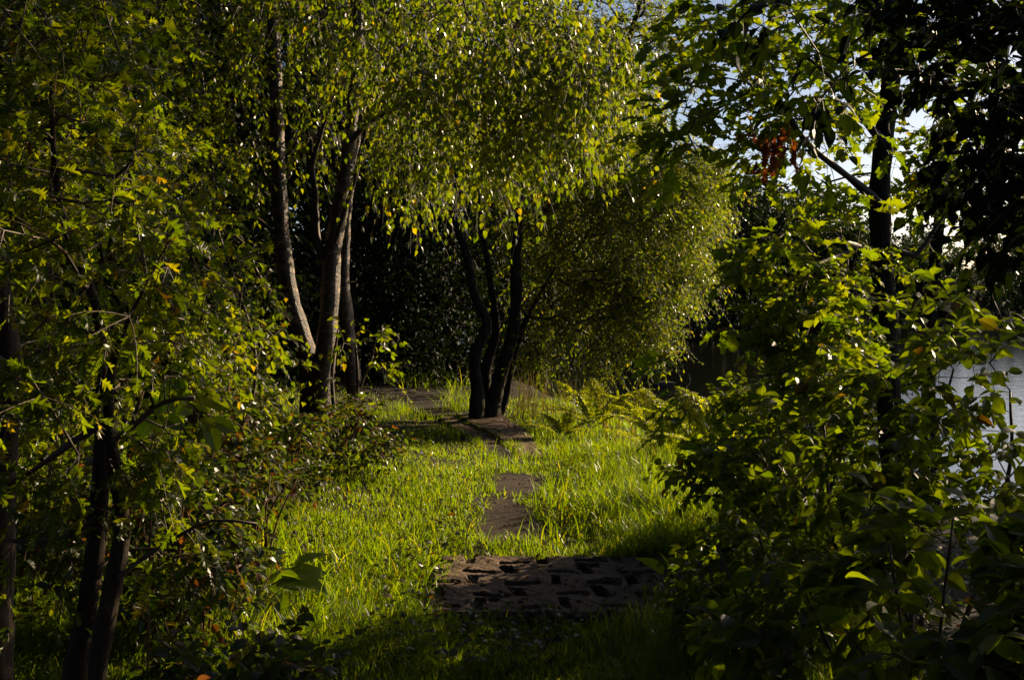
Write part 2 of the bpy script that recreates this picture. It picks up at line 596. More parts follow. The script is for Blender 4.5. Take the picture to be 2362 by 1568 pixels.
SLAB_POLYS = [np.array([(SX0, SY0), (SX1, SY0), (SX1, SY1), (SX0 + .12, SY1)])]
SLAB_POLYS.append(slab([(1050, 960), (1165, 965), (1215, 998), (1262, 1050), (1210, 1062), (1150, 1012)], 'concrete_slab', M['concrete'], 'large sunlit concrete slab on the path below the willow stems', .1, .045, 2))
SLAB_POLYS.append(slab([(1015, 962), (1062, 962), (1164, 1014), (1222, 1060), (1150, 1066), (1080, 1014)], 'concrete_slab', M['concrete'], 'narrow lower concrete slab along the left edge of the large path slab', .08, .022, 3))
SLAB_POLYS.append(slab([(1138, 1100), (1180, 1092), (1245, 1098), (1268, 1122), (1240, 1140), (1170, 1146), (1128, 1130)], 'paving_stone', M['stone'], 'small worn paving stone sunk in the path beyond the grass tuft', .06, .012, 4, rag=.022))
SLAB_POLYS.append(slab([(1112, 1165), (1150, 1152), (1215, 1158), (1245, 1190), (1268, 1225), (1230, 1256), (1150, 1262), (1092, 1250), (1098, 1205)], 'paving_stone', M['stone'], 'dark worn paving stone between the slotted slab and the smaller stone', .06, .012, 5, rag=.022))

# boardwalk leading away behind the slabs
bw = empty('boardwalk', Pg(1000, 940), 'old grey timber boardwalk running into the dark wood', 'boardwalk')
o0 = np.array(bw.location)
pA, pB = Pg(1072, 961), Pg(940, 912)
d = (pB - pA); Lb = np.linalg.norm(d[:2]); d /= np.linalg.norm(d[:2]); sdv = np.array([d[1], -d[0], 0])
SLAB_POLYS.append(np.array([(pA - sdv * .5)[:2], (pA + sdv * .5)[:2], (pB + sdv * .5)[:2], (pB - sdv * .5)[:2]]))
for i in range(int(Lb / .16)):
    c = pA + d * (i + .5) * .16
    z = .04 + (float(G(c[0], c[1])))
    q = []
    w = .5 + rngs.uniform(-.02, .02); hb = .073
    for zz in (z - .035, z + rngs.uniform(-.004, .004)):
        for a_, b_ in ((-1, -1), (1, -1), (1, 1), (-1, 1)):
            pt = c + sdv * w * a_ + d * hb * b_
            q.append((pt[0], pt[1], zz))
    Bag().add(q, [np.array([(0, 3, 2, 1), (4, 5, 6, 7), (0, 1, 5, 4), (1, 2, 6, 5), (2, 3, 7, 6), (3, 0, 4, 7)])]).build('plank', M['plank'], bw, o0)

# ================================================================== grass
rng = np.random.default_rng(11)


def blades(bag, x, y, hgt, wid, lean=.45, seg=4, z=None, droop=.6, dirs=None):
    n = len(x)
    a = rng.random(n) * 2 * PI if dirs is None else dirs
    z = G(x, y) if z is None else z
    base = np.stack([x, y, z - .01], 1)
    ld = np.stack([np.cos(a), np.sin(a), 0 * a], 1)
    th = a + PI / 2 + rng.normal(size=n) * .8
    sd = np.stack([np.cos(th), np.sin(th), 0 * a], 1)
    le = lean * rng.uniform(.2, 1.3, n)
    s = np.linspace(0, 1, seg + 1)
    up = 1 - droop * (le[:, None] * s[None] ** 2)
    c = base[:, None, :] + (hgt[:, None] * s[None])[..., None] * np.array([0, 0, 1.0]) * up[..., None] + (hgt * le)[:, None, None] * (s ** 2 * 1.2)[None, :, None] * ld[:, None, :]
    w = wid[:, None] * (1 - s[None] ** 1.6) * .5 + .0003
    Lf = c - sd[:, None] * w[..., None]
    Rt = c + sd[:, None] * w[..., None]
    V = np.stack([Lf, Rt], 2).reshape(-1, 3)
    k = 2 * (seg + 1)
    q = np.array([(2 * i, 2 * i + 1, 2 * i + 3, 2 * i + 2) for i in range(seg)])
    bag.add(V, [(q[None] + (np.arange(n) * k)[:, None, None]).reshape(-1, 4)])


def sample_ground(n, u0, u1, v0, v1):
    """random ground points, denser near the camera"""
    y = 1 / rng.uniform(1 / v1, 1 / v0, n)
    s = rng.uniform(u0, u1, n)
    return s * y, y


def offslab(x, y, grow_=0.0):
    k = np.ones(len(x), bool)
    j1 = .05 * vnoise(x, y, 13, 91) + .03 * vnoise(x, y, 31, 92)
    x, y = x + j1, y - j1
    for pl in SLAB_POLYS:
        c = pl.mean(0)
        k &= ~inpoly(x, y, c + (pl - c) * (1 + grow_))
    return k


def hmap(x, y):
    n1 = vnoise(x, y, 2.2, 21)
    n2 = vnoise(x, y, 5.0, 22)
    cx = np.interp(y, [3, 5, 7, 9, 11, 14], [-.3, -.2, -.15, -.05, -.25, -1])
    right = sm(.25, .8, x - cx - .25)
    left = sm(.9, 2.0, cx - x)
    h = .065 + .13 * right + .07 * left + .03 * n1 + .03 * n2
    h = h + .05 * np.exp(-((y - 4.6) / .5) ** 2) * sm(.3, .6, np.abs(x - .2))
    return np.clip(h, .025, .4)


bg = Bag()
x, y = sample_ground(420000, -.48, .34, 3.0, 17)
dens = .78 + .45 * vnoise(x, y, 3.5, 31)
keep = (offslab(x, y, -.03) | (~offslab(x, y) & offslab(x, y, -.25) & (y > 6.3) & (rng.random(len(x)) < .3))) & (rng.random(len(x)) < dens) & (x < shore(y) - .4)
inner = (x > .05) & (x < .95) & (y > 3) & (y < 5.1)
keep &= ~(inner & (rng.random(len(x)) < .45))
pxc = np.interp(y, [6, 7, 8.4, 9.4, 11], [.02, .02, .06, .06, .0])
midp = (np.abs(x - pxc + .04 * vnoise(x, y, 7, 77)) < .33) & (y > 6.1) & (y < 9.3) & (rng.random(len(x)) < .62 + .5 * vnoise(x, y, 6, 78))
keep &= ~midp
x, y = x[keep], y[keep]
hg = hmap(x, y) * rng.uniform(.45, 1.45, len(x)) * (1 - .35 * sm(9, 12, y))
blades(bg, x, y, hg, rng.uniform(.0028, .0062, len(x)) * (1 + .05 * y), .55)
# rough fringe hanging over the slab and path edges
fe = []
for pl in SLAB_POLYS[:5]:
    for i in range(len(pl)):
        p0, p1 = pl[i], pl[(i + 1) % len(pl)]
        for q_ in range(int(np.linalg.norm(p1 - p0) / .035) + 1):
            fe.append(p0 + (p1 - p0) * rng.random() + rng.normal(size=2) * .022)
fe = np.array(fe)
fe = fe[(vnoise(fe[:, 0], fe[:, 1], 5, 97) > -.25)]
fe = np.repeat(fe, 5, 0) + rng.normal(size=(len(fe) * 5, 2)) * .015
blades(bg, fe[:, 0], fe[:, 1], rng.uniform(.05, .15, len(fe)), rng.uniform(.003, .007, len(fe)), .9)
# tall tufts
tx, ty = sample_ground(900, -.48, .34, 3.2, 13)
kk = offslab(tx, ty, .1) & (tx < shore(ty) - .4) & ((np.abs(tx - np.interp(ty, [3, 5, 7, 9, 11, 14], [.2, .2, 0, 0, -.2, -1])) > .55))
for cx_, cy_ in zip(tx[kk], ty[kk]):
    n = rng.integers(14, 40)
    blades(bg, cx_ + rng.normal(size=n) * .035, cy_ + rng.normal(size=n) * .035, float(hmap(cx_, cy_)) * rng.uniform(1.1, 2.0) * rng.uniform(.5, 1.1, n), rng.uniform(.004, .0085, n), .8)
tc = []
for (u, v, n, hh) in [(700, 1330, 140, .3), (620, 1250, 120, .28), (850, 1300, 110, .26), (940, 1330, 90, .25), (960, 1420, 80, .22), (780, 1420, 90, .25), (1290, 1060, 160, .26), (1350, 1130, 160, .24),
                      (1420, 1120, 220, .28), (1300, 1180, 160, .32), (1400, 1200, 220, .36), (1480, 1190, 220, .36), (1540, 1200, 160, .32), (1090, 1245, 36, .22), (1200, 1262, 50, .24), (1270, 1255, 60, .22),
                      (1100, 1060, 60, .22), (1180, 1075, 60, .18), (1060, 1010, 60, .22), (980, 965, 160, .24), (930, 950, 180, .26), (880, 965, 160, .26), (1020, 1000, 120, .2), (830, 1000, 140, .24), (960, 1010, 120, .2), (1250, 1045, 90, .24), (1530, 1130, 150, .28), (1600, 1200, 160, .36), (560, 1500, 110, .28), (680, 1540, 110, .26), (470, 1540, 110, .3), (1120, 1470, 34, .2), (1400, 1470, 34, .22)]:
    c = Pg(u, v)
    xx = c[0] + rng.normal(size=n) * .13; yy = c[1] + rng.normal(size=n) * .2
    kk = offslab(xx, yy, .0)
    xx, yy = xx[kk], yy[kk]
    blades(bg, xx, yy, hh * rng.uniform(.5, 1.15, len(xx)), rng.uniform(.004, .009, len(xx)), .75)
tag(bg.build('grass', M['grass']), 'bright green grass growing along both sides of the path', 'grass', kind='stuff')
# brown leaf litter on the slabs and the worn path
bgl = Bag()
x, y = sample_ground(1500, -.2, .25, 3.5, 13)
x = np.concatenate([x, rng.uniform(SX0, SX1, 60)]); y = np.concatenate([y, rng.uniform(SY0, SY1, 60)])
on = (x > SX0) & (x < SX1) & (y > SY0) & (y < SY1)
zz = np.where(on, .055, G(x, y) + .035)
a = rng.random(len(x)) * 6.28
put_leaves(bgl, template(BIRCH, .4, .3), np.stack([x, y, zz], 1), np.stack([np.cos(a), np.sin(a), 0 * a], 1), np.array([0, 0, 1]) + rng.normal(size=(len(x), 3)) * .3, rng.uniform(.015, .045, len(x)))
tag(bgl.build('leaf_litter', M['litter']), 'scattered small brown fallen leaves on the slabs and worn path', 'fallen leaves', kind='stuff')
# clover and low herbs in the turf
bg = Bag()
x, y = sample_ground(26000, -.5, .42, 2.6, 16)
den = vnoise(x, y, 2.5, 41)
k = offslab(x, y, 0) & (x < shore(y) - .1) & ((den > .15) | (np.abs(x) > 1.9) | (x > 1.2))
x, y = x[k], y[k]
n = len(x)
pos = np.stack([x, y, G(x, y) + rng.uniform(.0, .12, n) * (1 + (np.abs(x) > 1.8))], 1)
a = rng.random(n) * 6.28
put_leaves(bg, template(OVATE), pos, np.stack([np.cos(a), np.sin(a), rng.uniform(-.1, .7, n)], 1), np.array([0, 0, 1]) + rng.normal(size=(n, 3)) * .4, rng.uniform(.02, .05, n))
tag(bg.build('undergrowth', M['bramble_leaf']), 'low leafy ground cover between the grass and the bushes', 'ground cover', kind='stuff')

# ================================================================== trees
T_birch, T_haw, T_oak, T_ov = template(BIRCH, .2, .15), template(HAW, .3, .25, .3), template(OAK, .25, .22, .35), template(OVATE, .35, .25)
T_small, T_tiny, T_narrow = template(SMALL, .3, .1), template(TINY, .3, 0), template(NARROW, .3, .3)
k_ = K / F


def wd(px, Y):
    return px * k_ * Y / 2


def stem(Yd, pts):
    """[(u, v, width px)...] or with own depth offset"""
    return [(q[0], q[1], Yd + (q[3] if len(q) > 3 else 0), wd(q[2], Yd)) for q in pts]


YB = 10.4
tree('birch_tree', 'forked birch with two pale sunlit trunks rising from one dark base beside the path', 'tree',
     [stem(YB, [(722, 1060, 104), (722, 1030, 86), (722, 980, 74), (724, 900, 66), (715, 840, 56), (696, 780, 50), (678, 720, 44), (663, 640, 41), (652, 540, 37), (645, 430, 35), (640, 300, 33), (636, 180, 30), (630, 60, 26), (622, -60, 22)]),
      stem(YB - .1, [(735, 1040, 60), (738, 920, 58), (752, 800, 46), (760, 690, 44), (768, 580, 42), (785, 470, 38), (802, 370, 33), (812, 270, 30), (820, 160, 27), (825, 40, 24), (828, -80, 20)])],
     [(760, 60, 10.2, 330, 150, 1.6, 170), (1000, 150, 9.3, 240, 130, 1.2, 150), (1180, 170, 8.6, 260, 140, 1.3, 190), (1340, 120, 8.4, 190, 130, 1.0, 110), (930, 330, 9.6, 120, 80, .8, 34), (1120, 300, 9.0, 150, 70, .9, 50),
      (1330, 260, 8.4, 120, 60, .8, 32), (720, -150, 10.5, 420, 170, 2.2, 120), (1150, -140, 9.2, 420, 170, 2.0, 150), (640, 250, 10.8, 160, 200, 1.0, 40)],
     T_birch, M['birch_leaf'], M['birch_bark'], 3, dens=.34, m=7, L=.40, nl=7, size=.056, down=.5, sag=.55, droop=1.0, side=.6, flat=.2, tilt=.9, rtip=.0032, wob=.12,
     limbs=[stem(YB - .1, [(741, 600, 16), (730, 540, 17), (728, 440, 15), (722, 380, 13), (745, 300, 9), (775, 200, 7), (785, 130, 5)]),
            stem(YB - .3, [(808, 330, 17), (840, 290, 14), (900, 255, 11), (960, 235, 9, -.6), (1080, 180, 6, -1.2)]),
            stem(YB - .3, [(772, 560, 12), (795, 480, 12), (820, 400, 11), (835, 330, 9), (860, 250, 7), (900, 120, 5)]),
            stem(YB, [(650, 700, 10), (600, 640, 9), (560, 560, 7), (500, 520, 5)]),
            stem(YB, [(655, 560, 9), (585, 500, 8), (520, 490, 6), (450, 480, 4)]),
            stem(YB, [(648, 460, 10), (600, 380, 9), (560, 250, 7), (540, 150, 5)])])
tree('birch_tree', 'slender single birch just behind the forked birch, rough bark lit down one edge', 'tree',
     [stem(11.6, [(818, 960, 42), (815, 880, 36), (804, 780, 34), (795, 700, 32), (792, 620, 26), (797, 530, 20), (806, 440, 17), (818, 360, 14), (832, 280, 11), (850, 180, 9)])],
     [(880, 120, 11.5, 180, 160, 1.1, 70), (840, -80, 11.5, 260, 120, 1.4, 60), (1000, 380, 11.0, 90, 60, .6, 18), (1040, 240, 11.4, 200, 120, 1.0, 70)],
     T_birch, M['birch_leaf'], M['birch_bark'], 4, dens=.46, m=7, L=.40, nl=7, size=.056, down=.5, sag=.5, droop=1.0, side=.6, flat=.2, tilt=.9, start=.55)

# willow over the far bank
YW = 14.6
tree('willow_tree', 'many-stemmed willow at the water edge with a rounded crown leaning over the pond', 'tree',
     [stem(YW, [(1130, 990, 66), (1131, 970, 50), (1137, 930, 38), (1155, 860, 34), (1180, 780, 30), (1190, 690, 27), (1190, 600, 26), (1194, 500, 24), (1208, 410, 26), (1230, 330, 18), (1260, 220, 12)]),
      stem(YW - .2, [(1096, 990, 54), (1098, 970, 42), (1101, 900, 31), (1094, 820, 27), (1122, 745, 23), (1095, 680, 21), (1080, 600, 19), (1055, 520, 20), (1025, 430, 16), (1000, 340, 10)]),
      stem(YW + .3, [(1128, 985, 30), (1120, 860, 26), (1145, 760, 20), (1130, 640, 15), (1110, 520, 12), (1100, 420, 8)]),
      stem(YW + .2, [(1138, 985, 26), (1160, 930, 22), (1180, 850, 17), (1205, 760, 13), (1240, 690, 9), (1280, 620, 6)])],
     [(1430, 520, 15.3, 190, 170, 1.6, 420), (1500, 480, 15.6, 170, 190, 1.4, 360), (1490, 660, 15.0, 100, 85, 1.0, 130), (1320, 620, 15.3, 150, 160, 1.2, 170), (1390, 700, 14.8, 130, 90, .9, 110), (1350, 330, 15.5, 190, 130, 1.5, 200), (1570, 520, 15.6, 95, 150, 1.0, 150), (1230, 470, 15.4, 120, 120, 1.0, 60), (1150, 330, 15.6, 180, 90, 1.3, 80), (1500, 770, 14.6, 60, 40, .5, 40), (1400, 800, 14.4, 50, 36, .4, 26), (1620, 430, 15.6, 60, 80, .7, 70), (1580, 620, 15.2, 50, 60, .6, 50), (1250, 800, 14.4, 60, 60, .5, 24), (1380, 400, 14.8, 130, 90, 1.0, 120), (1560, 400, 15.0, 90, 70, .8, 80)],
     T_small, M['willow_leaf'], M['bark'], 6, dens=.45, m=6, L=.42, nl=9, size=.06, down=.25, sag=.3, droop=.5, flat=.4, tilt=.9, rtip=.003, bsides=4, start=.35)
tree('alder_tree', 'tall thin-leaved alder standing behind the willow with bright sky between its twigs', 'tree',
     [stem(21, [(1240, 900, 40), (1260, 700, 36), (1300, 500, 30), (1360, 320, 24), (1430, 150, 16), (1480, 0, 10), (1500, -150, 6)])],
     [(1380, 180, 21, 190, 150, 2.2, 260), (1480, 120, 21, 120, 130, 1.8, 80), (1330, -60, 21, 200, 150, 2.4, 200), (1280, 380, 21, 180, 160, 2.0, 180), (1520, 20, 21, 90, 120, 1.6, 50)],
     T_small, M['willow_leaf'], M['bark'], 8, dens=.6, m=6, L=.5, nl=7, size=.075, rtip=.006, bsides=4, flat=.5, tilt=.9, rtw=.003)

# oak on the right
YO = 6.0
tree('oak_tree', 'oak with a straight dark trunk and lobed leaves against the bright sky', 'tree',
     [stem(YO, [(2075, 1345, 72), (2068, 1200, 66), (2060, 1050, 62), (2050, 900, 58), (2042, 760, 56), (2036, 650, 54), (2030, 540, 52), (2028, 430, 50), (2040, 300, 46), (2056, 180, 42), (2072, 60, 38), (2088, -60, 34), (2100, -180, 30)])],
     [(1720, 190, 5.6, 160, 90, .6, 13), (1860, 280, 5.7, 130, 110, .6, 20), (1620, 110, 5.4, 100, 70, .4, 4), (1900, 110, 6.6, 160, 110, .8, 22), (1790, 20, 6.0, 180, 80, .8, 18), (1560, 270, 5.4, 60, 50, .3, 4), (1590, 330, 5.5, 60, 40, .3, 4),
      (1800, 545, 5.2, 45, 20, .2, 5), (1795, 630, 5.1, 40, 20, .2, 3), (1880, 620, 5.2, 55, 25, .25, 6), (1960, 555, 5.4, 35, 40, .2, 4), (1975, 660, 5.3, 40, 40, .2, 5), (1755, 735, 5.1, 30, 20, .15, 2), (1850, 715, 5.0, 60, 22, .25, 6), (1930, 770, 5.0, 70, 28, .25, 6), (1760, 870, 4.9, 40, 18, .15, 2), (1860, 830, 4.9, 50, 22, .2, 3), (1605, 868, 5.2, 22, 14, .1, 2),
      (2160, 300, 6.9, 100, 160, .7, 14), (2250, 420, 6.9, 130, 120, .7, 10), (2130, 60, 6.6, 160, 110, .8, 16), (2110, 370, 6.9, 60, 90, .5, 14), (1930, 420, 6.6, 90, 50, .4, 6), (1880, 960, 5.0, 90, 50, .3, 6)],
     T_oak, M['oak_leaf'], M['bark'], 10, dens=1, m=3, L=.24, nl=5, s0=.5, size=.115, down=.05, sag=.12, droop=.15, side=.8, tilt=.4, flat=1, rtip=.0028, start=.38,
     limbs=[stem(YO - .1, [(2025, 470, 24), (1985, 430, 20), (1920, 380, 17, -.1), (1860, 330, 13, -.2), (1800, 250, 9, -.3), (1720, 190, 6, -.4)]),
            stem(YO - .1, [(2040, 330, 20), (1990, 270, 15), (1930, 190, 11), (1860, 130, 8), (1760, 60, 5)]),
            stem(YO, [(2050, 560, 14), (2110, 590, 12), (2160, 520, 9), (2230, 440, 6)]),
            stem(YO, [(2060, 250, 18), (2120, 180, 14), (2200, 130, 10), (2280, 40, 7)])])
tree('oak_tree', 'thinner dark oak behind the straight oak trunk, nearer the pond', 'tree',
     [stem(7.4, [(2150, 1250, 44), (2150, 1050, 38), (2142, 900, 34), (2145, 760, 32), (2152, 640, 30), (2165, 520, 27), (2180, 400, 24), (2185, 280, 20), (2200, 120, 16), (2215, -60, 12)])],
     [(2260, 250, 7.4, 130, 160, .7, 60), (2300, 60, 7.4, 150, 140, .9, 60), (2200, 560, 7.0, 120, 90, .5, 34), (2080, 180, 7.6, 120, 120, .6, 30)],
     T_oak, M['oak_leaf'], M['bark'], 12, dens=.14, s0=.4, m=3, L=.22, nl=6, size=.085, down=.1, sag=.15, droop=.2, side=.7, tilt=.5)

# near sallow bushes on the right
def bush(name, label, cat, u, v, Yd, stems_to, ells, tpl, lm, seed, w=14, **kw):
    b = P(u, v, Yd); b[2] = float(G(b[0], b[1])) - .03
    rg = np.random.default_rng(seed + 500)
    st = []
    for (a, c, dY) in stems_to:
        e_ = P(a, c, Yd + dY)
        mid = (b + e_) / 2 + rg.normal(size=3) * .08 * np.linalg.norm(e_ - b) + np.array([0, 0, .06])
        r0 = wd(w, Yd)
        st.append(spline([b + rg.normal(size=3) * [.04, .04, 0], mid, e_], [r0, r0 * .75, r0 * .4], .08))
    return tree(name, label, cat, st, ells, tpl, lm, kw.pop('bark', M['twig']), seed, base=b, sides=7, stem_name='stem', crown_name='foliage', **kw)


bush('sallow_bush', 'broad-leaved sallow bush beside the pond with round backlit leaves', 'bush', 2150, 1450, 4.2,
     [(2050, 900, -.1), (2200, 850, .1), (1900, 980, .1), (2330, 900, 0), (1780, 1050, .3)],
     [(2020, 950, 4.1, 170, 110, .35, 60), (2200, 860, 4.1, 150, 130, .35, 46), (1850, 1020, 4.3, 150, 110, .35, 50), (2250, 1040, 4.1, 110, 100, .3, 40), (2050, 1120, 4.1, 200, 90, .35, 50), (1750, 1080, 4.4, 90, 80, .3, 20), (2300, 700, 4.1, 100, 100, .3, 14), (2120, 740, 4.2, 100, 80, .3, 14), (2620, 1200, 4.8, 240, 160, .6, 120), (2420, 1180, 4.3, 90, 90, .3, 30)],  # clusters past the right edge are added to shade the foreground
     T_ov, M['sallow_leaf'], 20, dens=.27, m=3, L=.17, nl=7, size=.062, rtip=.0016, rtw=.001, down=-.1, sag=.15, droop=.2, tilt=.5, wob=.15)
bush('sallow_bush', 'dense sallow bush with small leaves between the ferns and the oak trunk', 'bush', 1900, 1300, 6.6,
     [(1750, 950, 0), (1850, 900, .2), (1980, 950, .1), (1650, 1030, 0)],
     [(1780, 1020, 6.5, 130, 110, .5, 90), (1900, 950, 6.8, 150, 110, .5, 90), (1680, 1090, 6.3, 100, 80, .4, 46), (2050, 950, 6.8, 150, 130, .5, 60), (1800, 1180, 5.9, 150, 90, .5, 60), (1960, 1150, 6.0, 200, 110, .5, 22), (2200, 1160, 6.0, 170, 50, .5, 40), (2520, 1120, 6.4, 150, 110, .6, 24)],  # the off-frame cluster at the end is put in to shade the slab
     T_ov, M['sallow_leaf'], 21, dens=.3, m=4, L=.2, nl=7, size=.06, rtip=.0022, down=-.1, sag=.15, droop=.2, tilt=.6, wob=.15)
bush('elder_bush', 'large-leaved shaded bush filling the corner below the sallow', 'bush', 2200, 1650, 2.9,
     [(2050, 1250, 0), (2200, 1180, .1), (2320, 1250, -.1), (1850, 1350, .1), (1950, 1450, -.2)],
     [(1880, 1380, 3.0, 130, 90, .25, 18), (2100, 1300, 3.0, 150, 100, .3, 34), (2280, 1260, 2.9, 110, 120, .3, 30), (2150, 1480, 2.7, 200, 90, .3, 36), (1800, 1500, 2.9, 120, 70, .2, 12), (2300, 1430, 2.7, 110, 150, .3, 30)],
     T_ov, M['sallow_leaf'], 22, dens=.42, m=3, L=.13, nl=5, size=.075, rtip=.0015, rtw=.001, down=-.1, sag=.1, droop=.2, tilt=.5, wob=.15)
bush('elder_bush', 'low dark weedy bush at the right-hand end of the slotted slab', 'bush', 1750, 1500, 4.4,
     [(1650, 1250, 0), (1750, 1230, .1), (1850, 1250, 0), (1560, 1330, 0)],
     [(1650, 1310, 4.5, 110, 70, .3, 26), (1800, 1280, 4.5, 150, 80, .3, 50), (1600, 1400, 4.2, 80, 60, .2, 14), (1760, 1420, 4.1, 140, 70, .3, 34), (1960, 1300, 4.3, 140, 80, .3, 34)],
     T_ov, M['sallow_leaf'], 23, dens=.36, m=4, L=.13, nl=6, size=.05, rtip=.0014, rtw=.001, down=-.1, sag=.1, droop=.2, tilt=.6, wob=.15)
bush('shade_caster_sallow', 'tall sallow added off-frame at the pond edge to cast shade, its leaf tips just entering beside the oaks', 'tree', 2640, 1080, 8.4,  # shadow caster added beyond the right edge for slab, near grass and hawthorn
     [(2600, 500, 0), (2750, 450, .2), (2680, -300, -.2), (2550, 620, .1), (2720, -500, .2)],
     [(2680, 430, 8.4, 310, 230, 1.0, 190), (2700, 760, 8.2, 280, 150, .9, 80), (2700, -620, 8.6, 400, 330, 1.3, 170), (3340, 230, 7.4, 400, 480, 1.2, 150)],
     T_ov, M['sallow_leaf'], 27, m=4, L=.26, nl=8, size=.07, rtip=.0022, down=-.1, sag=.15, droop=.2, tilt=.6, wob=.15)
# overhanging dark foliage close to the camera, upper right
tree('elm_tree', 'dark overhanging branches with small black silhouetted leaves in the upper corner', 'tree',
     [stem(3.0, [(2520, 1900, 90), (2500, 1400, 84), (2480, 900, 76), (2450, 500, 64), (2430, 200, 54), (2420, -100, 40)])],
     [(2260, 120, 3.0, 130, 150, .35, 110), (2300, 330, 3.0, 110, 120, .35, 90), (2200, 40, 3.1, 80, 70, .3, 30), (2330, 520, 2.9, 70, 110, .3, 46), (2280, -80, 3.0, 220, 100, .5, 80)],
     T_birch, M['shade_toned_leaf'], M['bark'], 25, dens=.24, m=4, L=.16, nl=7, size=.045, down=.1, sag=.2, droop=.3, tilt=.5, rtip=.0018, rtw=.001)
tree('elm_tree', 'leaning branch of large dark leaves crossing in front of the oak crown', 'tree',
     [stem(3.6, [(2600, 2000, 60), (2560, 1200, 56), (2500, 600, 46), (2380, 250, 34), (2200, 120, 22), (2050, 110, 12), (1950, 150, 7)])],
     [(1900, 180, 3.6, 100, 80, .3, 18), (1830, 30, 3.5, 110, 60, .3, 16), (1980, 50, 3.5, 110, 70, .3, 22), (2230, 230, 3.6, 60, 80, .3, 14)],
     T_ov, M['shade_toned_leaf'], M['bark'], 26, dens=.2, m=3, L=.18, nl=5, size=.06, down=.2, sag=.3, droop=.5, tilt=.6, start=.45, rtip=.0018)

# ------------------------------------------------ left side
YH = 3.1
tree('hawthorn_tree', 'twin-stemmed hawthorn close by with sunlit lobed leaves and bare twigs', 'tree',
     [stem(YH, [(120, 1900, 64), (150, 1650, 58), (185, 1480, 52), (212, 1330, 46), (225, 1220, 44), (232, 1100, 40), (238, 980, 36), (236, 850, 32), (222, 720, 26), (180, 600, 22), (140, 480, 18), (125, 330, 14), (118, 200, 9)]),
      stem(YH - .08, [(215, 1900, 62), (218, 1700, 56), (228, 1520, 52), (250, 1400, 46), (275, 1280, 42), (282, 1180, 36), (262, 1060, 32), (252, 960, 26), (262, 850, 18), (290, 760, 12), (330, 680, 8)])],
     [(160, 300, 3.1, 180, 160, .35, 34), (120, 90, 3.2, 180, 120, .4, 34), (320, 560, 3.1, 150, 120, .35, 24), (150, 560, 2.9, 150, 140, .3, 26), (280, 800, 3.1, 160, 110, .35, 26), (120, 830, 2.9, 130, 140, .3, 18), (330, 1030, 3.0, 130, 120, .3, 20),
      (110, 1090, 2.9, 130, 130, .3, 18), (340, 1250, 3.2, 110, 60, .25, 10), (80, 1300, 3.0, 70, 90, .2, 6), (350, 380, 3.3, 110, 90, .3, 10), (420, 640, 3.4, 60, 110, .3, 9)],
     T_haw, M['haw_leaf'], M['haw_bark'], 30, dens=.48, m=3, L=.17, nl=5, size=.049, down=.15, sag=.2, droop=.4, tilt=.65, rtip=.0024, rtw=.0016, wob=.2, start=.25,
     limbs=[stem(YH - .2, [(232, 980, 22), (180, 1010, 18), (100, 1070, 14), (20, 1120, 11), (-60, 1130, 8)]),
            stem(YH - .1, [(225, 1190, 15), (160, 1230, 12), (80, 1250, 9), (-40, 1245, 7)]),
            stem(YH - .1, [(258, 1020, 12), (330, 960, 10), (380, 920, 8), (450, 910, 5)]),
            stem(YH - .1, [(275, 1330, 12), (340, 1280, 10), (420, 1230, 8), (500, 1200, 5), (600, 1210, 3)])])
tree('hawthorn_tree', 'stout hawthorn trunk at the picture edge with a stubby cut limb', 'tree',
     [stem(3.4, [(-10, 1900, 90), (-8, 1400, 84), (0, 1150, 80), (14, 1000, 74), (20, 880, 70), (10, 760, 66), (-6, 620, 60), (-30, 440, 50), (-60, 200, 40)])],
     [(60, 200, 3.6, 130, 180, .4, 30), (60, 480, 3.7, 130, 120, .4, 26), (80, 760, 3.8, 120, 110, .4, 20), (220, 130, 3.8, 120, 120, .4, 16), (60, -60, 3.6, 200, 90, .5, 26)],
     T_haw, M['haw_leaf'], M['haw_bark'], 31, m=3, L=.2, nl=5, size=.048, tilt=.65, down=.1, sag=.2, droop=.4, rtip=.002, wob=.15,
     limbs=[stem(3.3, [(20, 850, 34), (-10, 830, 34), (-60, 815, 32)])])

